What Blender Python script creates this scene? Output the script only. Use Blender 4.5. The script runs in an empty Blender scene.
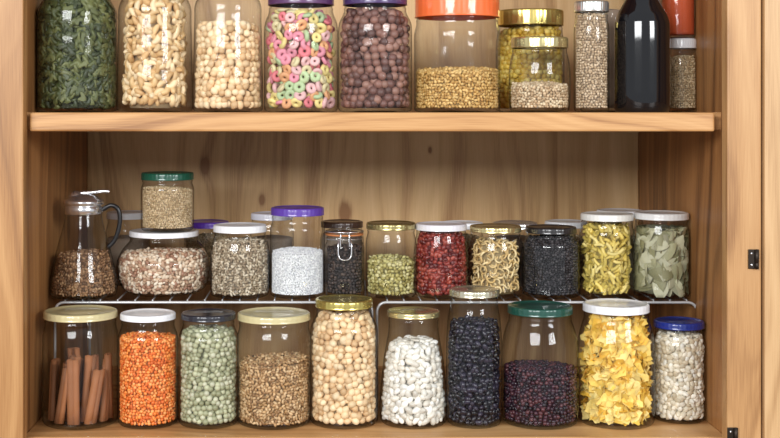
import bpy, bmesh, math, random
import numpy as np
from mathutils import Vector

rng = np.random.default_rng(7)
random.seed(7)
S = 0.00125            # metres per measured unit at the cabinet front
D = 1.603              # camera distance to cabinet front
VX, VY = 320.0, 108.0
ZB = 0.90              # bottom shelf top
ZC = ZB + 0.4126       # eye height
RACK = ZB + 0.152      # riser top
ZU = ZC - 4.5*S        # upper shelf top
DEPTH = 0.45

def K(Y): return 1+Y/D
def X(px, Y=0): return (px-VX)*S*K(Y)
def Z(py, Y=0): return ZC-(py-VY)*S*K(Y)

def lin(c):
    return tuple(((v/255)/12.92 if v/255 <= 0.04045 else ((v/255+0.055)/1.055)**2.4) for v in c)
def lin4(c): return lin(c)+(1.0,)

scene = bpy.context.scene
scene.view_settings.view_transform = 'Standard'

# ------------------------------------------------------------------ materials
def new_mat(name):
    m = bpy.data.materials.new(name); m.use_nodes = True
    nt = m.node_tree; nt.nodes.clear()
    out = nt.nodes.new('ShaderNodeOutputMaterial')
    return m, nt, out

def principled(name, col, rough=0.4, metal=0.0, bump=None, coat=0.0):
    m, nt, out = new_mat(name)
    b = nt.nodes.new('ShaderNodeBsdfPrincipled')
    b.inputs['Base Color'].default_value = lin4(col)
    b.inputs['Roughness'].default_value = rough
    b.inputs['Metallic'].default_value = metal
    b.inputs['Coat Weight'].default_value = coat
    nt.links.new(b.outputs[0], out.inputs[0])
    if bump:
        tc = nt.nodes.new('ShaderNodeTexCoord')
        n = nt.nodes.new('ShaderNodeTexNoise'); n.inputs['Scale'].default_value = bump[0]
        bp = nt.nodes.new('ShaderNodeBump'); bp.inputs['Strength'].default_value = bump[1]
        bp.inputs['Distance'].default_value = 0.001
        nt.links.new(tc.outputs['Object'], n.inputs['Vector'])
        nt.links.new(n.outputs[0], bp.inputs['Height'])
        nt.links.new(bp.outputs[0], b.inputs['Normal'])
    return m

def wood(name, dark, mid, light, axis='Z', knots=(), freq=55, gain=1.0, planks=0.0, rough=0.45):
    m, nt, out = new_mat(name)
    L = nt.links
    def N(t, **kw):
        n = nt.nodes.new(t)
        for k, v in kw.items(): setattr(n, k, v)
        return n
    def M(op, a, b=None, c=None):
        n = N('ShaderNodeMath', operation=op)
        for i, v in enumerate((a, b, c)):
            if v is None: continue
            if isinstance(v, (int, float)): n.inputs[i].default_value = v
            else: L.new(v, n.inputs[i])
        return n.outputs[0]
    tc = N('ShaderNodeTexCoord')
    sep = N('ShaderNodeSeparateXYZ'); L.new(tc.outputs['Object'], sep.inputs[0])
    x, y, z = sep.outputs
    if axis == 'Z': along, acr, dep = z, x, y
    elif axis == 'X': along, acr, dep = x, z, y
    else: along, acr, dep = z, y, x       # 'S' side panels: grain vertical, across = y
    # low frequency warp
    cm = N('ShaderNodeCombineXYZ')
    L.new(M('MULTIPLY', acr, 5.0), cm.inputs[0]); L.new(M('MULTIPLY', along, 1.3), cm.inputs[1]); L.new(M('MULTIPLY', dep, 5.0), cm.inputs[2])
    nz = N('ShaderNodeTexNoise'); nz.inputs['Scale'].default_value = 1.0; nz.inputs['Detail'].default_value = 2
    L.new(cm.outputs[0], nz.inputs['Vector'])
    u = M('ADD', acr, M('MULTIPLY', nz.outputs[0], 0.22))
    u = M('ADD', u, M('MULTIPLY', dep, 0.6))
    kmask = None
    for (ka, kl, kr) in knots:      # across, along, radius
        dx = M('SUBTRACT', acr, ka); dz = M('MULTIPLY', M('SUBTRACT', along, kl), 0.55)
        d2 = M('ADD', M('MULTIPLY', dx, dx), M('MULTIPLY', dz, dz))
        g = M('EXPONENT', M('MULTIPLY', d2, -1/(kr*kr*9)))
        u = M('ADD', u, M('MULTIPLY', g, kr*2.2))
        k = M('EXPONENT', M('MULTIPLY', d2, -1/(kr*kr)))
        kmask = k if kmask is None else M('MAXIMUM', kmask, k)
    c2 = N('ShaderNodeCombineXYZ')
    L.new(M('MULTIPLY', u, float(freq)), c2.inputs[0]); L.new(M('MULTIPLY', along, 0.6), c2.inputs[1])
    n2 = N('ShaderNodeTexNoise'); n2.inputs['Scale'].default_value = 1.0; n2.inputs['Detail'].default_value = 3
    L.new(c2.outputs[0], n2.inputs['Vector'])
    c3 = N('ShaderNodeCombineXYZ')
    L.new(M('MULTIPLY', acr, 900.0), c3.inputs[0]); L.new(M('MULTIPLY', along, 18.0), c3.inputs[1]); L.new(M('MULTIPLY', dep, 900.0), c3.inputs[2])
    n3 = N('ShaderNodeTexNoise'); n3.inputs['Scale'].default_value = 1.0; n3.inputs['Detail'].default_value = 2
    L.new(c3.outputs[0], n3.inputs['Vector'])
    n4 = N('ShaderNodeTexNoise'); n4.inputs['Scale'].default_value = 3.0; n4.inputs['Detail'].default_value = 3
    L.new(tc.outputs['Object'], n4.inputs['Vector'])
    v = M('ADD', M('MULTIPLY', n2.outputs[0], 0.62), M('MULTIPLY', n3.outputs[0], 0.18))
    v = M('ADD', v, M('MULTIPLY', n4.outputs[0], 0.25))
    v = M('ADD', M('MULTIPLY', M('SUBTRACT', v, 0.525), 2.3*gain), 0.5)
    if planks:
        fl = M('FLOOR', M('DIVIDE', acr, planks))
        wn = N('ShaderNodeTexWhiteNoise', noise_dimensions='1D'); L.new(fl, wn.inputs['W'])
        v = M('ADD', v, M('MULTIPLY', M('SUBTRACT', wn.outputs[0], 0.5), 0.35))
    if kmask is not None:
        v = M('SUBTRACT', v, M('MULTIPLY', kmask, 1.1))
    cr = N('ShaderNodeValToRGB')
    e = cr.color_ramp.elements
    e[0].position = 0.0; e[0].color = lin4(dark)
    e[1].position = 1.0; e[1].color = lin4(light)
    em = e.new(0.45); em.color = lin4(mid)
    L.new(v, cr.inputs[0])
    b = N('ShaderNodeBsdfPrincipled')
    b.inputs['Roughness'].default_value = rough
    L.new(cr.outputs[0], b.inputs['Base Color'])
    bp = N('ShaderNodeBump'); bp.inputs['Strength'].default_value = 0.15; bp.inputs['Distance'].default_value = 0.0008
    L.new(v, bp.inputs['Height']); L.new(bp.outputs[0], b.inputs['Normal'])
    L.new(b.outputs[0], out.inputs[0])
    return m

def glass_mat(name, tint=(0.965, 0.975, 0.975), edge=(0.10, 0.11, 0.12), base=0.032):
    m, nt, out = new_mat(name); L = nt.links
    lw = nt.nodes.new('ShaderNodeLayerWeight'); lw.inputs['Blend'].default_value = 0.5
    tc = nt.nodes.new('ShaderNodeTexCoord')
    nz = nt.nodes.new('ShaderNodeTexNoise'); nz.inputs['Scale'].default_value = 38; nz.inputs['Detail'].default_value = 1
    L.new(tc.outputs['Object'], nz.inputs['Vector'])
    bp = nt.nodes.new('ShaderNodeBump'); bp.inputs['Strength'].default_value = 0.4; bp.inputs['Distance'].default_value = 0.002
    L.new(nz.outputs[0], bp.inputs['Height'])
    p = nt.nodes.new('ShaderNodeMath'); p.operation = 'POWER'; p.inputs[1].default_value = 4.0
    L.new(lw.outputs['Facing'], p.inputs[0])
    f = nt.nodes.new('ShaderNodeMath'); f.operation = 'MULTIPLY_ADD'; f.inputs[1].default_value = 0.5; f.inputs[2].default_value = base
    L.new(p.outputs[0], f.inputs[0])
    mx = nt.nodes.new('ShaderNodeMix'); mx.data_type = 'RGBA'
    p2 = nt.nodes.new('ShaderNodeMath'); p2.operation = 'POWER'; p2.inputs[1].default_value = 4.5
    L.new(lw.outputs['Facing'], p2.inputs[0])
    L.new(p2.outputs[0], mx.inputs[0])
    mx.inputs[6].default_value = tint+(1,); mx.inputs[7].default_value = edge+(1,)
    tr = nt.nodes.new('ShaderNodeBsdfTransparent'); L.new(mx.outputs[2], tr.inputs[0])
    gl = nt.nodes.new('ShaderNodeBsdfGlossy'); gl.inputs['Roughness'].default_value = 0.07
    L.new(bp.outputs[0], gl.inputs['Normal'])
    ms = nt.nodes.new('ShaderNodeMixShader')
    L.new(f.outputs[0], ms.inputs[0]); L.new(tr.outputs[0], ms.inputs[1]); L.new(gl.outputs[0], ms.inputs[2])
    L.new(ms.outputs[0], out.inputs[0])
    return m

_cm = {}
def content_mat(rough=0.5, bump=0.0):
    key = (rough, bump)
    if key in _cm: return _cm[key]
    m, nt, out = new_mat('contents_%d' % len(_cm)); L = nt.links
    b = nt.nodes.new('ShaderNodeBsdfPrincipled'); b.inputs['Roughness'].default_value = rough
    a = nt.nodes.new('ShaderNodeAttribute'); a.attribute_name = 'Col'
    L.new(a.outputs['Color'], b.inputs['Base Color'])
    if bump:
        tc = nt.nodes.new('ShaderNodeTexCoord')
        n = nt.nodes.new('ShaderNodeTexNoise'); n.inputs['Scale'].default_value = 700; n.inputs['Detail'].default_value = 2
        L.new(tc.outputs['Object'], n.inputs['Vector'])
        bp = nt.nodes.new('ShaderNodeBump'); bp.inputs['Strength'].default_value = bump; bp.inputs['Distance'].default_value = 0.001
        L.new(n.outputs[0], bp.inputs['Height']); L.new(bp.outputs[0], b.inputs['Normal'])
    L.new(b.outputs[0], out.inputs[0])
    _cm[key] = m
    return m

GLASS = glass_mat('clear_jar_glass')
CHROME = principled('polished_steel', (225, 225, 228), 0.22, 0.92)
WIRE = principled('coated_wire', (205, 205, 205), 0.35, 0.4)
DARKMETAL = principled('dark_hinge_metal', (52, 44, 38), 0.45, 0.8)
RUBBER = principled('rubber_gasket', (190, 120, 70), 0.6)
_lm = {}
def lid_mat(col, metal):
    key = (col, metal)
    if key not in _lm:
        _lm[key] = principled('lid_paint_%d' % len(_lm), col, 0.24 if metal else 0.30, 0.85 if metal else 0.0, coat=0.0 if metal else 0.5)
    return _lm[key]

# ------------------------------------------------------------------ mesh helpers
def link(ob, parent=None):
    scene.collection.objects.link(ob)
    if parent is not None: ob.parent = parent
    return ob

def empty(name, loc):
    e = bpy.data.objects.new(name, None); e.location = loc
    e.empty_display_size = 0.02
    return link(e)

def box(name, x0, x1, y0, y1, z0, z1, mat, parent=None, bev=0.002):
    bm = bmesh.new(); bmesh.ops.create_cube(bm, size=1)
    cx, cy, cz = (x0+x1)/2, (y0+y1)/2, (z0+z1)/2
    for v in bm.verts:
        v.co.x *= (x1-x0); v.co.y *= (y1-y0); v.co.z *= (z1-z0)
    if bev:
        bmesh.ops.bevel(bm, geom=bm.edges[:], offset=bev, segments=2, affect='EDGES', profile=0.5)
    # keep vertex coordinates in world units so grain continues between boards
    for v in bm.verts: v.co += Vector((cx, cy, cz))
    me = bpy.data.meshes.new(name); bm.to_mesh(me); bm.free()
    me.materials.append(mat)
    return link(bpy.data.objects.new(name, me), parent)

def raw_mesh(name, V, F, cols=None, smooth=True):
    V = np.asarray(V, dtype=np.float32); F = np.asarray(F, dtype=np.int32)
    me = bpy.data.meshes.new(name)
    k = F.shape[1]
    me.vertices.add(len(V)); me.vertices.foreach_set('co', V.ravel())
    me.loops.add(F.size); me.loops.foreach_set('vertex_index', F.ravel())
    me.polygons.add(len(F)); me.polygons.foreach_set('loop_start', np.arange(0, F.size, k, dtype=np.int32))
    me.update(calc_edges=True)
    me.polygons.foreach_set('use_smooth', np.full(len(F), smooth))
    if cols is not None:
        a = me.color_attributes.new('Col', 'FLOAT_COLOR', 'POINT')
        c = np.ones((len(V), 4), dtype=np.float32); c[:, :3] = cols
        a.data.foreach_set('color', c.ravel())
    me.update()
    return me

def lathe(name, prof, mat, parent, seg=64, ribs=None, col=None, loc=(0, 0, 0)):
    """prof: list of (r,z); ribs=(i0,i1,n,amp)"""
    th = np.linspace(0, 2*np.pi, seg, endpoint=False)
    V = []
    for i, (r, z) in enumerate(prof):
        rr = np.full(seg, max(r, 1e-5))
        if ribs and ribs[0] <= i <= ribs[1]: rr = rr + ribs[3]*np.cos(ribs[2]*th)
        V.append(np.stack([rr*np.cos(th), rr*np.sin(th), np.full(seg, z)], 1))
    V = np.concatenate(V)
    F = []
    a = np.arange(seg); b = (a+1) % seg
    for i in range(len(prof)-1):
        F.append(np.stack([i*seg+a, i*seg+b, (i+1)*seg+b, (i+1)*seg+a], 1))
    F = np.concatenate(F)
    me = raw_mesh(name, V, F, cols=None if col is None else np.tile(np.array(col), (len(V), 1)))
    me.materials.append(mat)
    ob = bpy.data.objects.new(name, me); ob.location = loc
    return link(ob, parent)

def tube(name, pts, rad, mat, parent, cyclic=False, smooth=True, res=6):
    P = [Vector(p) for p in pts]
    if smooth and len(P) > 2:
        Q = []
        n = len(P)
        rg = range(n) if cyclic else range(n-1)
        for i in rg:
            p0 = P[(i-1) % n] if (cyclic or i > 0) else P[i]
            p1 = P[i]; p2 = P[(i+1) % n]
            p3 = P[(i+2) % n] if (cyclic or i+2 < n) else p2
            for k in range(res):
                t = k/res
                Q.append(0.5*((2*p1)+(-p0+p2)*t+(2*p0-5*p1+4*p2-p3)*t*t+(-p0+3*p1-3*p2+p3)*t**3))
        if not cyclic: Q.append(P[-1])
        P = Q
    cu = bpy.data.curves.new(name, 'CURVE'); cu.dimensions = '3D'
    cu.bevel_depth = rad; cu.bevel_resolution = 3; cu.use_fill_caps = True
    sp = cu.splines.new('POLY'); sp.points.add(len(P)-1)
    for q, p in zip(sp.points, P): q.co = (*p, 1)
    sp.use_cyclic_u = cyclic
    cu.materials.append(mat)
    return link(bpy.data.objects.new(name, cu), parent)

# ------------------------------------------------------------------ piece templates
def ico(n):
    bm = bmesh.new(); bmesh.ops.create_icosphere(bm, subdivisions=n, radius=1)
    V = np.array([v.co[:] for v in bm.verts]); F = np.array([[v.index for v in f.verts] for f in bm.faces])
    bm.free(); return V, F
I1 = ico(1); I2 = ico(2)
def grid(nu, nv, fn, wrapv=False):
    V = []
    for i in range(nu):
        for j in range(nv):
            V.append(fn(i/(nu-1), j/(nv if wrapv else nv-1)))
    F = []
    for i in range(nu-1):
        for j in range(nv if wrapv else nv-1):
            j2 = (j+1) % nv
            F.append((i*nv+j, i*nv+j2, (i+1)*nv+j2, (i+1)*nv+j))
    return np.array(V, dtype=float), np.array(F)
def T_bean(b=0.35):
    V, F = I2; V = V.copy(); V[:, 1] = V[:, 1] - b*(V[:, 0]**2) + b*0.4; return V, F
def T_cashew():
    V, F = I2; V = V.copy()
    a = V[:, 0]*1.25; r = 0.75; w = V[:, 1]*0.42*(1-0.25*V[:, 0])
    X_ = (r+w)*np.sin(a); Y_ = (r+w)*np.cos(a)-0.55
    return np.stack([X_, Y_, V[:, 2]*0.4], 1), F
def T_chick():
    V, F = I2; V = V.copy()
    m = V[:, 0] > 0.8; V[m, 0] *= 1.22
    V[:, 2] *= 1-0.12*np.exp(-(V[:, 1]**2)*14)*(V[:, 0] < 0.3)
    return V, F
def T_torus(r=0.42):
    def fn(u, v):
        a = u*2*np.pi; b = v*2*np.pi
        return ((1-r+r*np.cos(b))*np.cos(a), (1-r+r*np.cos(b))*np.sin(a), r*np.sin(b))
    return grid(15, 7, fn, True)
def T_leaf():
    def fn(u, v):
        w = 0.40*np.sin(np.pi*u**0.9)**0.85; x = 2*u-1; s = 2*v-1
        return (x, s*w, 0.12*(x*x)-0.10*abs(s)*w*2+0.03*np.sin(9*u))
    return grid(10, 5, fn)
def T_flake():
    def fn(u, v):
        a = v*2*np.pi; r = u*(1+0.18*np.sin(3*a+1)+0.12*np.sin(5*a))
        x = r*np.cos(a); y = r*np.sin(a)
        return (x, y, 0.35*x*x-0.22*y*y+0.16*np.sin(5*x+2)*np.cos(4*y))
    return grid(5, 12, fn, True)
def T_fusilli():
    # twisted screw pasta: solid core with a deep double helical thread
    def fn(u, v):
        b = v*2*np.pi; ph = b+u*2*np.pi*1.5
        r = 0.10+0.24*(0.5+0.5*np.cos(2*ph))**0.8
        r *= 1.0 if 0 < u < 1 else 0.02
        return (2*u-1, r*np.cos(b), r*np.sin(b))
    return grid(26, 16, fn, True)
def T_curl():
    def fn(u, v):
        a = (u-0.5)*3.6; b = v*2*np.pi; r = 0.2*(0.6+0.4*np.sin(np.pi*u))
        return ((0.7+r*np.cos(b))*np.sin(a), (0.7+r*np.cos(b))*np.cos(a)-0.3, r*np.sin(b)+0.3*(u-0.5))
    return grid(11, 6, fn, True)
def T_macaroni():
    def fn(u, v):
        a = (u-0.5)*1.0; b = v*2*np.pi; r = 0.36
        return ((2.0+r*np.cos(b))*np.sin(a), (2.0+r*np.cos(b))*np.cos(a)-1.9, r*np.sin(b))
    return grid(8, 9, fn, True)
TPL = dict(s1=I1, s2=I2, bean=T_bean(), cashew=T_cashew(), chick=T_chick(), loop=T_torus(), leaf=T_leaf(),
           flake=T_flake(), fusilli=T_fusilli(), curl=T_curl(), mac=T_macaroni())

# name: template, half sizes (x,y,z), spacing, colours, rough, tilt jitter
C = {
 'lentil': ('s1', (.0028, .0025, .0016), .0046, [(236,124,48),(246,150,70),(222,106,34),(250,166,94)], .5, .9),
 'pea':    ('s2', (.0038, .0038, .0037), .0073, [(166,166,132),(184,184,150),(146,146,112),(196,194,166)], .5, 1),
 'wheat':  ('s1', (.0038, .0020, .0019), .0047, [(180,140,94),(200,162,116),(150,112,72),(210,176,132)], .5, 1),
 'chick':  ('chick', (.0052, .0048, .0046), .0092, [(224,190,146),(236,206,162),(210,172,126),(240,214,174)], .55, 1.5),
 'white':  ('bean', (.0066, .0040, .0038), .0088, [(232,226,214),(240,236,228),(220,212,198)], .3, 1),
 'black':  ('bean', (.0050, .0034, .0032), .0072, [(24,21,30),(34,30,42),(17,15,22),(48,43,58)], .3, 1),
 'raisin': ('s1', (.0036, .0030, .0026), .0057, [(46,24,38),(64,32,46),(32,18,28),(84,44,50)], .4, 1),
 'flake':  ('flake', (.0110, .0090, .0090), .0100, [(240,200,90),(246,214,118),(230,182,68),(250,224,140)], .6, .7),
 'oats':   ('s2', (.0050, .0036, .0025), .0066, [(224,212,188),(238,228,208),(206,190,162),(242,236,222)], .6, 1),
 'brown':  ('s1', (.0034, .0020, .0018), .0045, [(136,98,66),(160,120,84),(110,78,52),(178,140,102)], .5, 1),
 'speck':  ('bean', (.0042, .0026, .0022), .0054, [(206,178,150),(222,200,174),(182,146,118),(160,118,94),(230,212,190)], .5, 1),
 'rye':    ('s1', (.0038, .0018, .0016), .0045, [(194,176,150),(212,196,172),(166,146,120),(142,122,98)], .5, 1),
 'pepper': ('s1', (.0026, .0026, .0025), .0050, [(58,46,42),(82,66,58),(40,32,30)], .6, 1),
 'green':  ('s1', (.0038, .0032, .0019), .0058, [(178,166,100),(194,184,120),(152,138,76),(206,196,142)], .5, 1),
 'red':    ('bean', (.0046, .0030, .0027), .0062, [(122,36,30),(144,50,40),(98,26,24),(160,70,56)], .35, 1),
 'curl':   ('curl', (.0075, .0075, .0075), .0088, [(220,190,132),(232,208,156),(204,170,110)], .5, 1.0),
 'seed':   ('s1', (.0022, .0020, .0016), .0040, [(36,34,38),(54,50,54),(25,23,27),(76,72,74)], .5, 1),
 'mac':    ('mac', (.0072, .0072, .0072), .0092, [(228,202,104),(214,188,92),(236,214,130),(204,180,88)], .45, .8),
 'leaf':   ('leaf', (.0290, .0270, .0200), .0150, [(168,164,126),(184,180,146),(146,142,104),(194,190,158)], .6, .3),
 'fusilli':('fusilli', (.0185, .0170, .0170), .0118, [(70,78,42),(88,94,50),(54,62,34),(104,108,64)], .5, .35),
 'cashew': ('cashew', (.0105, .0100, .0105), .0108, [(228,198,152),(238,212,170),(216,180,128),(204,164,112)], .5, 1),
 'loops':  ('loop', (.0080, .0080, .0070), .0132, [(216,118,126),(226,166,118),(228,208,136),(178,196,150),(218,140,156),(228,182,180),(214,200,156)], .6, .8),
 'hazel':  ('s2', (.0062, .0058, .0058), .0108, [(112,76,68),(134,94,82),(90,60,54),(150,110,96)], .5, 1),
 'golden': ('s1', (.0034, .0021, .0019), .0047, [(206,164,94),(222,184,116),(184,140,74)], .5, 1),
 'beige':  ('s1', (.0024, .0022, .0020), .0042, [(206,178,142),(222,200,166),(182,152,116)], .5, 1),
 'spice':  ('s1', (.0022, .0018, .0016), .0040, [(194,168,136),(212,188,158),(170,144,114)], .6, 1),
 'yellow': ('s2', (.0050, .0046, .0040), .0080, [(226,190,80),(236,206,108),(212,170,62)], .5, 1),
 'sugar':  ('s1', (.0013, .0013, .0012), .0025, [(242,241,242),(222,222,226),(250,250,250)], .3, 1),
 'sand':   ('s1', (.0017, .0015, .0013), .0031, [(204,178,138),(222,198,160),(180,152,112)], .6, 1),
}
POW = {'tomato': (200,84,40), 'grey': (150,130,112)}

def orient(N, out, tilt):
    """basis matrices whose z axis points along out with random tilt and spin"""
    n = out + rng.normal(0, tilt*0.6, (N, 3)); n /= np.linalg.norm(n, axis=1)[:, None]
    r = rng.normal(0, 1, (N, 3)); t = np.cross(n, r); t /= np.linalg.norm(t, axis=1)[:, None]
    b = np.cross(n, t)
    return np.stack([t, b, n], 2)

def fill(parent, kind, rf, z0, z1):
    if kind in POW:
        zs = np.linspace(z0, z1, 14); prof = [(0, z0)]+[(rf(z)-.0008, z) for z in zs]
        R1 = rf(z1)-.0008
        prof += [(R1*.9, z1+.0012), (R1*.5, z1+.003), (0, z1+.004)]
        return lathe('contents', prof, content_mat(.85, .5), parent, 56, col=lin(POW[kind]))
    tn, hs, sp, cols, rough, tilt = C[kind]
    V, F = TPL[tn]
    hs = np.array(hs)
    inset = (hs.min()+0.3*(hs.max()-hs.min()) if tn not in ('leaf', 'fusilli') else .005)+.001
    pos, out = [], []
    for layer in range(2):
        ins = inset+layer*sp*.55
        z = z0+sp*.4+layer*sp*.3; row = 0
        while z < z1:
            rr = max(rf(z)-ins, .002)
            n = max(3, int(2*np.pi*rr/sp))
            th = (np.arange(n)+.5*(row % 2)+rng.uniform(0, 1))*2*np.pi/n+rng.normal(0, .16, n)*sp/rr
            zz = z+rng.normal(0, sp*.14, n); ra = rr-np.abs(rng.normal(0, sp*.10, n))
            pos.append(np.stack([ra*np.cos(th), ra*np.sin(th), zz], 1))
            out.append(np.stack([np.cos(th), np.sin(th), np.zeros(n)], 1))
            z += sp*.84; row += 1
    R1 = rf(z1)-inset
    q = np.arange(-R1, R1, sp*.9)
    gx, gy = np.meshgrid(q, q); gx[::2] += sp*.45
    g = np.stack([gx.ravel(), gy.ravel()], 1)+rng.normal(0, sp*.12, (gx.size, 2))
    g = g[np.hypot(g[:, 0], g[:, 1]) < R1]
    tx = rng.uniform(-.07, .07); ty = rng.uniform(-.07, .07)
    zt = z1+rng.normal(0, sp*.22, len(g))+.003*(1-(np.hypot(g[:, 0], g[:, 1])/R1)**2)+g[:, 0]*tx+g[:, 1]*ty
    pos.append(np.column_stack([g, zt])); out.append(np.tile([0, 0, 1.], (len(g), 1)))
    pos = np.concatenate(pos); out = np.concatenate(out); N = len(pos)
    pos[:, 2] = np.maximum(pos[:, 2], z0+hs.min())
    M = orient(N, out, tilt)
    sc = rng.uniform(.88, 1.12, N)
    W = V*hs
    P = np.einsum('nij,vj->nvi', M, W)*sc[:, None, None]+pos[:, None, :]
    # keep every piece inside the glass
    zc = np.clip(P[..., 2], z0*.6, z1+.007)
    tab = np.linspace(0, z1+.06, 200); rt = np.array([rf(t) for t in tab])
    lim = np.interp(zc, tab, rt)-.0004
    rad = np.hypot(P[..., 0], P[..., 1]); f = np.minimum(1, lim/np.maximum(rad, 1e-6))
    P[..., 0] *= f; P[..., 1] *= f; P[..., 2] = zc
    pal = np.array([lin(c) for c in cols])
    cc = pal[rng.integers(0, len(pal), N)]*rng.uniform(.84, 1.10, (N, 1))
    FF = (F[None]+(np.arange(N)*len(V))[:, None, None]).reshape(-1, F.shape[1])
    me = raw_mesh('contents', P.reshape(-1, 3), FF, np.repeat(cc, len(V), 0))
    me.materials.append(content_mat(rough))
    ob = link(bpy.data.objects.new('contents', me), parent)
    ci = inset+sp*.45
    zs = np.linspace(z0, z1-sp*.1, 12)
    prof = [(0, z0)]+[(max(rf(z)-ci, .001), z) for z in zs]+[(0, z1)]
    lathe('contents_core', prof, content_mat(.8), parent, 40, col=pal.mean(0)*.4)  # core colour darkened to paint the shade in gaps between pieces
    return ob

def cinnamon(parent, R, z0, z1):
    Vs, Fs, Cs, o = [], [], [], 0
    spots = [(a*2*np.pi/11+.1, R-.0100) for a in range(11)]+[(a*2*np.pi/6, R-.026) for a in range(6)]
    for a, r in spots:
        bx, by = r*np.cos(a), r*np.sin(a)
        a2 = a+rng.normal(0, .32); r2 = r-.002
        L = (z1-z0)*rng.uniform(.84, 1.1)
        tx, ty = r2*np.cos(a2), r2*np.sin(a2)
        rr = rng.uniform(.0080, .0098)
        for sgn in (1, -1):
            def fn(u, v):
                t = v*2.0*np.pi*0.95
                q = rr*(.62-.42*v)
                cx = sgn*rr*.42
                x = cx+sgn*q*np.cos(t+.4)*-1; y = q*np.sin(t+.4)
                ca, sa = np.cos(a), np.sin(a)
                X_ = x*(-sa)+y*ca; Y_ = x*ca+y*sa
                return (bx+(tx-bx)*u+X_, by+(ty-by)*u+Y_, z0+u*L)
            V, F = grid(5, 18, fn)
            c = np.array(lin((140, 88, 52)))*rng.uniform(.6, 1.4)
            cv = np.tile(c, (len(V), 1))
            Vs.append(V); Fs.append(F+o); Cs.append(cv); o += len(V)
    V = np.concatenate(Vs); rad = np.hypot(V[:, 0], V[:, 1]); f = np.minimum(1, (R-.001)/np.maximum(rad, 1e-6)); V[:, 0] *= f; V[:, 1] *= f
    me = raw_mesh('cinnamon_sticks', V, np.concatenate(Fs), np.concatenate(Cs))
    me.materials.append(content_mat(.7, .6))
    ob = link(bpy.data.objects.new('contents', me), parent)
    md = ob.modifiers.new('t', 'SOLIDIFY'); md.thickness = .0009

# ------------------------------------------------------------------ jars
SH = {
 'std':   lambda n: [(0, 1), (.76, 1), (.84, .985), (.93, n), (1, n)],
 'round': lambda n: [(0, .96), (.15, .995), (.6, 1), (.75, .97), (.86, (1+n)/2-.01), (.94, n), (1, n)],
 'belly': lambda n: [(0, .80), (.12, .90), (.3, .98), (.45, 1), (.6, .985), (.78, .87), (.92, n), (1, n)],
 'conic': lambda n: [(0, .97), (.12, 1), (.3, .98), (.6, .88), (.85, n+.01), (.93, n), (1, n)],
 'waist': lambda n: [(0, 1), (.2, 1), (.5, .975), (.75, .955), (.86, .96), (.95, n), (1, n)],
 'tall':  lambda n: [(0, 1), (.84, 1), (.93, n*.985), (1, n)],
}
def make_rf(R, rn, Hb, H, shape, cb):
    pts = SH[shape](rn)
    t = np.array([p[0] for p in pts])*Hb; f = np.array([p[1] for p in pts])*R
    zs = np.linspace(0, H, 120)
    r = np.interp(zs, t, f)
    k = 7; pad = np.pad(r, k//2, mode='edge'); r = np.convolve(pad, np.ones(k)/k, 'valid')
    pad = np.pad(r, k//2, mode='edge'); r = np.convolve(pad, np.ones(k)/k, 'valid')
    low = zs < cb
    r[low] = r[low]-cb+np.sqrt(np.maximum(cb*cb-(cb-zs[low])**2, 0))
    neck = zs > Hb*.955
    r[neck] += .0006*np.sin((zs[neck]-Hb*.955)*1100)
    return zs, r

def lid(parent, R, z0, z1, col, metal, ribs=True, raised=False):
    m = lid_mat(col, metal)
    h = z1-z0; b = min(.0022, h*.25)
    prof = [(R-.0012, z0), (R+.0003, z0+.0002), (R+.0004, z0+.0012), (R, z0+.0020)]
    prof += [(R, z0+.003), (R, z1-b*1.3), (R-.0003, z1-b*.6), (R-b*.5, z1-b*.12), (R-b*1.2, z1),
             (R-b*1.9, z1-.0001), (R-b*2.5, z1-.0011), (R*.55, z1-.0011), (R*.5, z1-.0007), (0, z1-.0007)]
    return lathe('lid', prof, m, parent, 144 if ribs else 64, ribs=(4, 6, 36, .00022) if ribs else None)

def jar(name, cx, hw, top, lidbot, lhw, lcol, Y, base, fillpy, kind, shape='std', metal=False, ribs=True, cb=.006, glass=None):
    R = hw*S*K(Y); RL = min(lhw*S*K(Y), R*1.02)
    yt = Y+RL if top > VY else Y-RL
    ztop = Z(top, yt)-base; zl = Z(lidbot, Y-RL)-base
    if ztop-zl < .007: ztop = zl+.009
    e = empty(name, (X(cx, Y), Y, base))
    rn = (RL-.0016)/R
    H = ztop-.0025
    zs, r = make_rf(R, rn, zl, H, shape, cb)
    prof = [(0, .0022), (R*.55, .0020), (R-cb-.002, .0006)]+list(zip(r[1:], zs[1:]))
    prof[2] = (max(r[0]-.001, .001), .0)
    lathe('glass_body', prof, glass or GLASS, e, 64)
    lid(e, RL, zl, ztop, lcol, metal, ribs)
    rf = lambda z: float(np.interp(z, zs, r))-.0012
    if kind:
        zf = min(Z(fillpy, Y-R)-base, zl*1.0+.002)
        if kind == 'cinnamon': cinnamon(e, R-.0025, .006, zf)
        else: fill(e, kind, rf, .0055, zf)
    return e, base+ztop

GOLD = (224,200,140); OLIVE = (180,170,120); WHITE = (232,233,236); BEIGE = (200,188,142)
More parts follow.
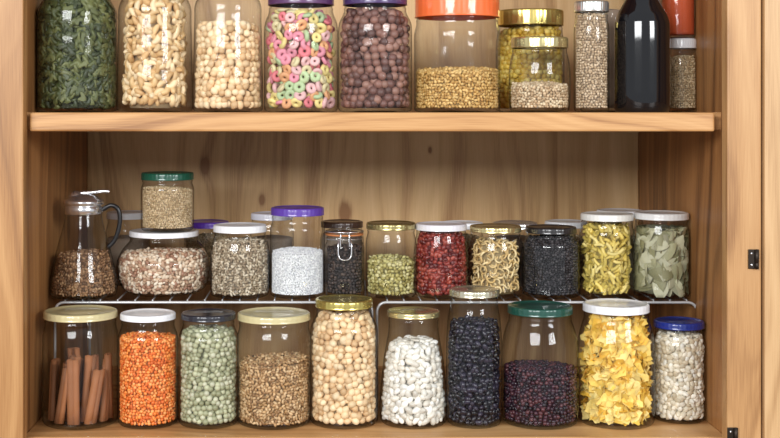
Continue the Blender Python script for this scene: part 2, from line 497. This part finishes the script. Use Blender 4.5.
# --- bottom row (front of bottom shelf)
YB = .083
jar('cinnamon_stick_jar', 80.5, 37.5, 307, 323, 36.5, BEIGE, YB, ZB, 366, 'cinnamon', 'tall')
jar('red_lentil_jar', 148, 30, 308, 323, 27.5, WHITE, YB-.006, ZB, 343, 'lentil', 'tall')
jar('green_pea_jar', 208.5, 30, 308, 323, 27, (30,30,40), YB-.006, ZB, 337, 'pea', 'tall')
jar('wheat_grain_jar', 274, 37, 308, 325, 36.2, BEIGE, YB, ZB, 367, 'wheat', 'tall')
jar('chickpea_jar', 344, 34, 294, 311, 28.5, (206,188,108), YB-.002, ZB, 320, 'chick', 'std', metal=True)
jar('white_bean_jar', 413.5, 34, 306, 320, 26, (212,200,150), YB-.002, ZB, 350, 'white', 'conic', ribs=False, metal=True)
jar('black_bean_jar', 474, 28, 285, 299, 24.5, (216,210,186), YB-.008, ZB, 328, 'black', 'round', metal=True)
jar('raisin_jar', 540, 38.5, 300, 318, 32, (18,72,60), YB, ZB, 376, 'raisin', 'round')
jar('cornflake_jar', 616, 38.5, 298, 316, 32.5, WHITE, YB, ZB, 320, 'flake', 'round')
jar('rolled_oat_jar', 679, 26, 316, 331, 24.5, (26,46,132), YB+.016, ZB, 340, 'oats', 'tall')

# --- middle row (on the wire riser)
YM = .176
_, zt = jar('speckled_bean_jar', 164, 47, 227, 239, 34.5, WHITE, .205, RACK, 259, 'speck', 'belly', cb=.012)
jar('sesame_jar', 167.5, 26.5, 171, 181, 26, (18,80,62), .200, zt, 191, 'sand', 'tall')
jar('rye_grain_jar', 240, 30, 222, 234, 26.5, WHITE, YM, RACK, 245, 'rye', 'round')
jar('sugar_jar', 297.5, 27.5, 205, 217, 26.5, (90,60,160), YM, RACK, 255, 'sugar', 'tall')
jar('pumpkin_seed_jar', 391, 25.5, 220, 231, 24.5, (176,162,112), YM, RACK, 263, 'green', 'std', metal=True)
jar('red_bean_jar', 441, 27.5, 221, 232, 25.5, (222,220,226), YM, RACK, 237, 'red', 'round')
jar('dried_pasta_curl_jar', 495.5, 28.5, 223, 234, 25.5, (214,198,146), YM, RACK, 246, 'curl', 'round', metal=True)
jar('black_seed_jar', 551, 28.5, 224, 235, 25, (34,32,34), YM, RACK, 241, 'seed', 'std')
jar('macaroni_jar', 607, 27.5, 211, 222, 26, (226,226,220), YM, RACK, 230, 'mac', 'std')
jar('bay_leaf_jar', 661.5, 27.5, 210, 221, 26.5, (226,226,224), YM-.004, RACK, 234, 'leaf', 'std')
# --- row behind, on the riser
YR = .272
jar('spice_jar', 128, 22, 210, 220, 21, WHITE, .300, RACK, 240, 'grey', 'std')
jar('spice_jar', 207, 23, 219, 229, 22, (92,52,168), .315, RACK, 240, 'sand', 'std')
jar('spice_jar', 272, 22, 211, 221, 21, (204,204,214), YR, RACK, 240, 'grey', 'std')
jar('spice_jar', 342, 22, 219, 229, 21, (66,46,36), YR, RACK, 235, 'grey', 'std')
jar('spice_jar', 462, 22, 220, 230, 21, WHITE, YR, RACK, 240, 'sand', 'std')
jar('spice_jar', 515, 23, 220, 230, 22, (220,220,220), YR, RACK, 240, 'grey', 'std', metal=True)
jar('spice_jar', 566, 22, 219, 229, 21, (210,212,214), YR, RACK, 240, 'sand', 'std')
jar('spice_jar', 620, 24, 208, 218, 23, WHITE, YR, RACK, 240, 'grey', 'std')

# --- syrup dispenser
def syrup_dispenser():
    Y = .172; e = empty('syrup_dispenser', (X(83.5, Y), Y, RACK)); k = S*K(Y)
    H = Z(213, Y-.02)-RACK
    R = 34*k; rn = 17.5*k
    zs = np.linspace(0, H, 90)
    t = zs/H
    r = np.interp(t, [0, .08, .2, .55, .85, 1], [R*.96, R, R*.985, R*.79, rn*1.12, rn])
    for _ in range(2):
        r = np.convolve(np.pad(r, 4, mode='edge'), np.ones(9)/9, 'valid')
    low = zs < .006; r[low] = r[low]-.006+np.sqrt(.006**2-(.006-zs[low])**2)
    lathe('glass_body', [(0, .002), (r[0]*.98, 0)]+list(zip(r[1:], zs[1:])), GLASS, e, 64)
    rf = lambda z: float(np.interp(z, zs, r))-.002
    fill(e, 'brown', rf, .0055, Z(258, Y-R)-RACK)
    c = H-.003
    prof = [(rn+.0005, c), (rn+.002, c+.001), (rn+.002, c+.011), (rn+.0005, c+.0125), (rn+.0035, c+.014), (rn+.0035, c+.019),
            (rn, c+.021), (rn*.75, c+.0255), (rn*.35, c+.028), (0, c+.0285)]
    lathe('metal_cap', prof, CHROME, e, 64)
    # spout hood at the left, thumb lever at the right
    lathe('pouring_spout', [(.010, c+.018), (.0085, c+.026), (.006, c+.031), (0, c+.0325)], CHROME, e, 32, loc=(-.010, -.004, 0))
    tube('thumb_lever', [(-.004, 0, c+.029), (.012, 0, c+.030), (.026, 0, c+.0315), (.036, 0, c+.031)], .0026, CHROME, e)
    HM = principled('handle_black', (30, 30, 32), .3)
    tube('handle', [(rn+.002, 0, c+.006), (rn+.014, 0, c+.012), (rn+.024, 0, c+.006), (rn+.026, 0, c-.012), (rn+.020, 0, c-.034), (rn+.010, 0, c-.046)], .0032, HM, e)
syrup_dispenser()

# --- clip top jar
def clip_jar():
    Y = YM; k = S*K(Y); R = 20*k
    e = empty('clip_top_spice_jar', (X(344.5, Y), Y, RACK))
    ztop = Z(228, Y)-RACK; zl = Z(238, Y-R)-RACK
    zs, r = make_rf(R, .88, zl, zl+.002, 'tall', .005)
    lathe('glass_body', [(0, .002), (r[0]*.97, 0)]+list(zip(r[1:], zs[1:])), GLASS, e, 56)
    lathe('rubber_gasket', [(R*.8, zl+.0015), (R*.95, zl+.0016), (R*.95, zl+.0036), (R*.8, zl+.0037)], RUBBER, e, 48)
    lathe('glass_lid', [(R*.93, zl+.0038), (R*.95, zl+.005), (R*.93, zl+.0075), (R*.7, ztop-.001), (R*.3, ztop), (0, ztop)], GLASS, e, 48)
    rf = lambda z: float(np.interp(z, zs, r))-.002
    fill(e, 'pepper', rf, .005, Z(250, Y-R)-RACK)
    wr = .0008; n = 24
    for zz, nm in ((zl-.003, 'neck_wire'), (zl+.007, 'lid_wire')):
        rr = R*.96 if nm == 'lid_wire' else R*.92
        tube(nm, [(rr*math.cos(a*2*math.pi/n), rr*math.sin(a*2*math.pi/n), zz) for a in range(n)], wr, CHROME, e, True, False)
    y = -R-.0015
    tube('bail_clasp', [(-.008, -R*.9, zl-.003), (-.009, y, zl-.010), (-.008, y-.001, zl-.026), (0, y-.002, zl-.030), (.008, y-.001, zl-.026), (.009, y, zl-.010), (.008, -R*.9, zl-.003)], .0011, CHROME, e)
    tube('bail_link', [(-.006, y, zl-.012), (-.006, y, zl+.003), (-.004, -R*.9, zl+.0075)], .0009, CHROME, e)
    tube('bail_link', [(.006, y, zl-.012), (.006, y, zl+.003), (.004, -R*.9, zl+.0075)], .0009, CHROME, e)
clip_jar()

# --- upper shelf row
YU = .092
jar('spinach_fusilli_jar', 77, 40, -30, -12, 34, (60,60,66), YU, ZU, -8, 'fusilli', 'tall')
jar('cashew_jar', 155, 38, -30, -13, 32, BEIGE, YU, ZU, -10, 'cashew', 'waist')
jar('large_chickpea_jar', 228, 35, -32, -16, 28, WHITE, YU-.004, ZU, 25, 'chick', 'waist')
jar('cereal_loop_jar', 301, 37, -12, 3, 33, (86,50,92), YU-.002, ZU, 13, 'loops', 'std')
jar('hazelnut_jar', 375, 37, -12, 3, 32, (70,50,96), YU-.002, ZU, 11, 'hazel', 'std')
jar('golden_grain_jar', 457, 43, -6, 15, 42, (236,110,56), YU+.004, ZU, 70, 'golden', 'tall')
jar('small_seed_jar', 539.5, 30.5, 36, 47, 28, (206,192,140), YU-.012, ZU, 85, 'beige', 'round', metal=True)
jar('yellow_snack_jar', 530, 34, 8, 24, 33, (220,198,118), .205, ZU, 30, 'yellow', 'std', metal=True)
jar('tall_spice_jar', 591.5, 17.5, 0, 11, 17, (216,216,212), YU-.02, ZU, 15, 'spice', 'tall', metal=True)
_, zt = jar('sand_spice_jar', 681, 16, 38, 48, 15, WHITE, .145, ZU, 58, 'sand', 'std')
jar('tomato_sauce_jar', 678, 17, -22, -10, 15, WHITE, .145, zt, -4, 'tomato', 'std')
jar('grey_spice_jar', 604, 24, -20, -8, 22, OLIVE, .205, ZU, 10, 'grey', 'std', metal=True)

def bottle():
    Y = YU-.012; k = S*K(Y); e = empty('dark_glass_bottle', (X(642, Y), Y, ZU))
    R = 27.5*k
    m = principled('black_bottle_glass', (12, 12, 16), .08, 0, coat=.3)
    pts = [(0, .003), (R*.8, .001), (R*.93, 0), (R, .006), (R, .110), (R*.985, .118), (R*.90, .128), (R*.66, .143), (R*.46, .158), (R*.42, .170), (R*.40, .215), (R*.46, .216), (R*.46, .226), (R*.38, .228)]
    P = [Vector((a, 0, b)) for a, b in pts]; Q = []
    for i in range(len(P)-1):
        for t in range(5): Q.append(P[i].lerp(P[i+1], t/5))
    Q.append(P[-1])
    lathe('glass_body', [(q.x, q.z) for q in Q], m, e, 64)
    lathe('cap', [(R*.44, .226), (R*.46, .227), (R*.46, .243), (R*.42, .245), (0, .245)], lid_mat((40,40,44), True), e, 64)
bottle()

# ------------------------------------------------------------------ wire risers
def riser(px0, px1):
    y0, y1 = .142, .405; w = .0019; wc = .0010
    x0, x1 = X(px0, y0), X(px1, y0)
    e = empty('wire_shelf_riser', ((x0+x1)/2, (y0+y1)/2, ZB)); hx = (x1-x0)/2; hy = (y1-y0)/2
    H = RACK-ZB-w-wc*2          # centre height of rails; cross wires rest above
    for yy, nm in ((-hy, 'front_rail'), (hy, 'back_rail')):
        rr = .012; pts = [(-hx, yy, w)]+[(-hx, yy, H-rr)]
        pts += [(-hx+rr-rr*math.cos(a), yy, H-rr+rr*math.sin(a)) for a in (.4, .8, 1.2, 1.57)]
        pts += [(hx-rr+rr*math.cos(a), yy, H-rr+rr*math.sin(a)) for a in (1.57, 1.2, .8, .4)]
        pts += [(hx, yy, H-rr), (hx, yy, w)]
        tube(nm, pts, w, WIRE, e, smooth=False)
    for sx in (-hx, hx):
        tube('foot_rail', [(sx, -hy, w), (sx, hy, w)], w, WIRE, e)
    n = int(2*hx/.024)
    for i in range(n+1):
        xx = -hx+.014+(2*hx-.028)*i/n
        tube('cross_wire', [(xx, -hy, H+w+wc), (xx, hy, H+w+wc)], wc, WIRE, e)
riser(55, 372)
riser(377, 697)

# ------------------------------------------------------------------ cabinet
XL = X(28)-.008; XR = X(722)+.008
kb = [(X(205, DEPTH), Z(166, DEPTH), .006), (X(345, DEPTH), Z(213, DEPTH), .010), (X(262, DEPTH), Z(200, DEPTH), .004), (X(430, DEPTH), Z(150, DEPTH), .003)]
W_BACK = wood('pine_back_panel', (142,98,54), (202,163,112), (226,192,142), 'Z', kb, 38, 1.15, planks=.19)
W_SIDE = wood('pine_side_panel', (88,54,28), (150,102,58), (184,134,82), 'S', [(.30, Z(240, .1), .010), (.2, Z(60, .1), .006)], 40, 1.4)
W_SHELF = wood('pine_shelf_board', (134,88,46), (188,140,88), (214,170,116), 'X', [(.12, ZU-.01, .005)], 60, 1.5)
W_FRAME = wood('pine_face_frame', (128,86,48), (180,136,88), (204,163,114), 'Z', [], 50, 1.5)
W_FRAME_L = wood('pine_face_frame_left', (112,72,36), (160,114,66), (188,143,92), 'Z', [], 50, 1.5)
W_DOOR = wood('pine_door', (150,108,66), (196,158,112), (218,184,140), 'Z', [], 40, 1.0, planks=.024)

cab = empty('pantry_cabinet', (X(375), 0, 0))
def cbox(nm, *a, **k):
    ob = box(nm, *a, **k); ob.parent = cab
    ob.location = (-cab.location.x, 0, 0)
    return ob
TOP = 1.98
t = .02
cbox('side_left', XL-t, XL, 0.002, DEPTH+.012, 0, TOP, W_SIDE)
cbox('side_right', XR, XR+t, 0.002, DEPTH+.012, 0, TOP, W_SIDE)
cbox('back_panel', XL, XR, DEPTH, DEPTH+.012, .02, TOP-.02, W_BACK)
cbox('shelf_upper', X(29.5), X(715), 0, .03, ZU-.0238, ZU, W_SHELF, bev=.0025)
cbox('shelf_upper_board', XL, XR, .03, DEPTH, ZU-.022, ZU, W_SHELF, bev=0)
cbox('shelf_bottom', XL, XR, 0.003, DEPTH, ZB-.024, ZB, W_SHELF)
cbox('shelf_top', XL, XR, 0.003, DEPTH, 1.66, 1.684, W_SHELF)
cbox('shelf_low', XL, XR, 0.003, DEPTH, .45, .474, W_SHELF)
cbox('floor_board', XL, XR, 0.003, DEPTH, .06, .084, W_SHELF)
cbox('top_board', XL, XR, 0.003, DEPTH, TOP-.024, TOP, W_SHELF)
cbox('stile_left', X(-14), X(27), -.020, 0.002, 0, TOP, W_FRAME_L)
cbox('stile_right', X(722), X(756), -.020, 0.002, 0, TOP, W_FRAME)
cbox('rail_top', X(27), X(722), -.020, 0.002, TOP-.08, TOP, W_FRAME)
cbox('plinth', X(27), X(722), -.020, 0.002, 0, .09, W_FRAME)
# doors swung fully open either side
for nm, a, b in (('door_left', X(-14)-.44, X(-14)-.002), ('door_right', X(758), X(758)+.44)):
    cbox(nm+'_stile_1', a, a+.07, -.024, -.004, .09, TOP-.03, W_DOOR)
    cbox(nm+'_stile_2', b-.07, b, -.024, -.004, .09, TOP-.03, W_DOOR)
    cbox(nm+'_rail_1', a+.07, b-.07, -.024, -.004, .09, .17, W_DOOR)
    cbox(nm+'_rail_2', a+.07, b-.07, -.024, -.004, TOP-.11, TOP-.03, W_DOOR)
    cbox(nm+'_panel', a+.07, b-.07, -.017, -.008, .17, TOP-.11, W_DOOR)
def hinge(px, py):
    x, z = X(px, -.02), Z(py, -.02)
    e = empty('door_hinge_latch', (x, -.020, z))
    h1 = box('leaf_plate', -.005, .004, -.0022, 0, -.012, .012, DARKMETAL, e, bev=.0006)
    lathe('hinge_barrel', [(0, -.0125), (.0024, -.012), (.0026, -.005), (.0022, -.0047), (.0026, -.0044), (.0026, .012), (0, .0125)], DARKMETAL, e, 20, loc=(.0050, -.003, 0))
    for zz in (-.007, .007):
        ob = lathe('screw_head', [(.0015, 0), (.0013, .0006), (0, .0008)], CHROME, e, 16, loc=(-.001, -.0022, zz)); ob.rotation_euler = (math.pi/2, 0, 0)
hinge(752, 259)
hinge(731, 437)  # hook latch at the stile, stood in for by the hinge model

# ------------------------------------------------------------------ room
W_WALL = principled('painted_wall', (200, 196, 188), .9, bump=(60, .1))
W_FLOOR = wood('oak_floor', (96,66,40), (140,102,66), (166,126,86), 'X', [], 20, 1.0, rough=.5)
box('wall_back', -2.6, 2.8, DEPTH+.03, DEPTH+.13, 0, 2.6, W_WALL, bev=0)
box('floor', -2.6, 2.8, -3.6, DEPTH+.13, -.1, 0, W_FLOOR, bev=0)

# ------------------------------------------------------------------ light
w = bpy.data.worlds.new('World'); scene.world = w; w.use_nodes = True
w.node_tree.nodes['Background'].inputs[0].default_value = (.92, .96, 1.0, 1)
w.node_tree.nodes['Background'].inputs[1].default_value = .62
def area(name, loc, target, sx, sy, p, col=(1, 1, 1)):
    l = bpy.data.lights.new(name, 'AREA'); l.shape = 'RECTANGLE'; l.size = sx; l.size_y = sy; l.energy = p; l.color = col
    o = bpy.data.objects.new(name, l); o.location = loc
    o.rotation_euler = (Vector(target)-Vector(loc)).to_track_quat('-Z', 'Y').to_euler()
    return link(o)
area('window_light_left', (-1.2, -2.7, 2.05), (0, .2, 1.2), 1.6, .8, 86, (.98, .99, 1))
area('window_light_right', (1.7, -2.4, 1.95), (.1, .2, 1.2), .9, .7, 46, (.98, .99, 1))

cam = bpy.data.cameras.new('camera'); co = link(bpy.data.objects.new('camera', cam))
cam.sensor_width = 36; cam.lens = D/S/780*36
cam.shift_x = (390-VX)/780; cam.shift_y = -(219-VY)/780
co.location = (0, -D, ZC); co.rotation_euler = (math.pi/2, 0, 0)
scene.camera = co
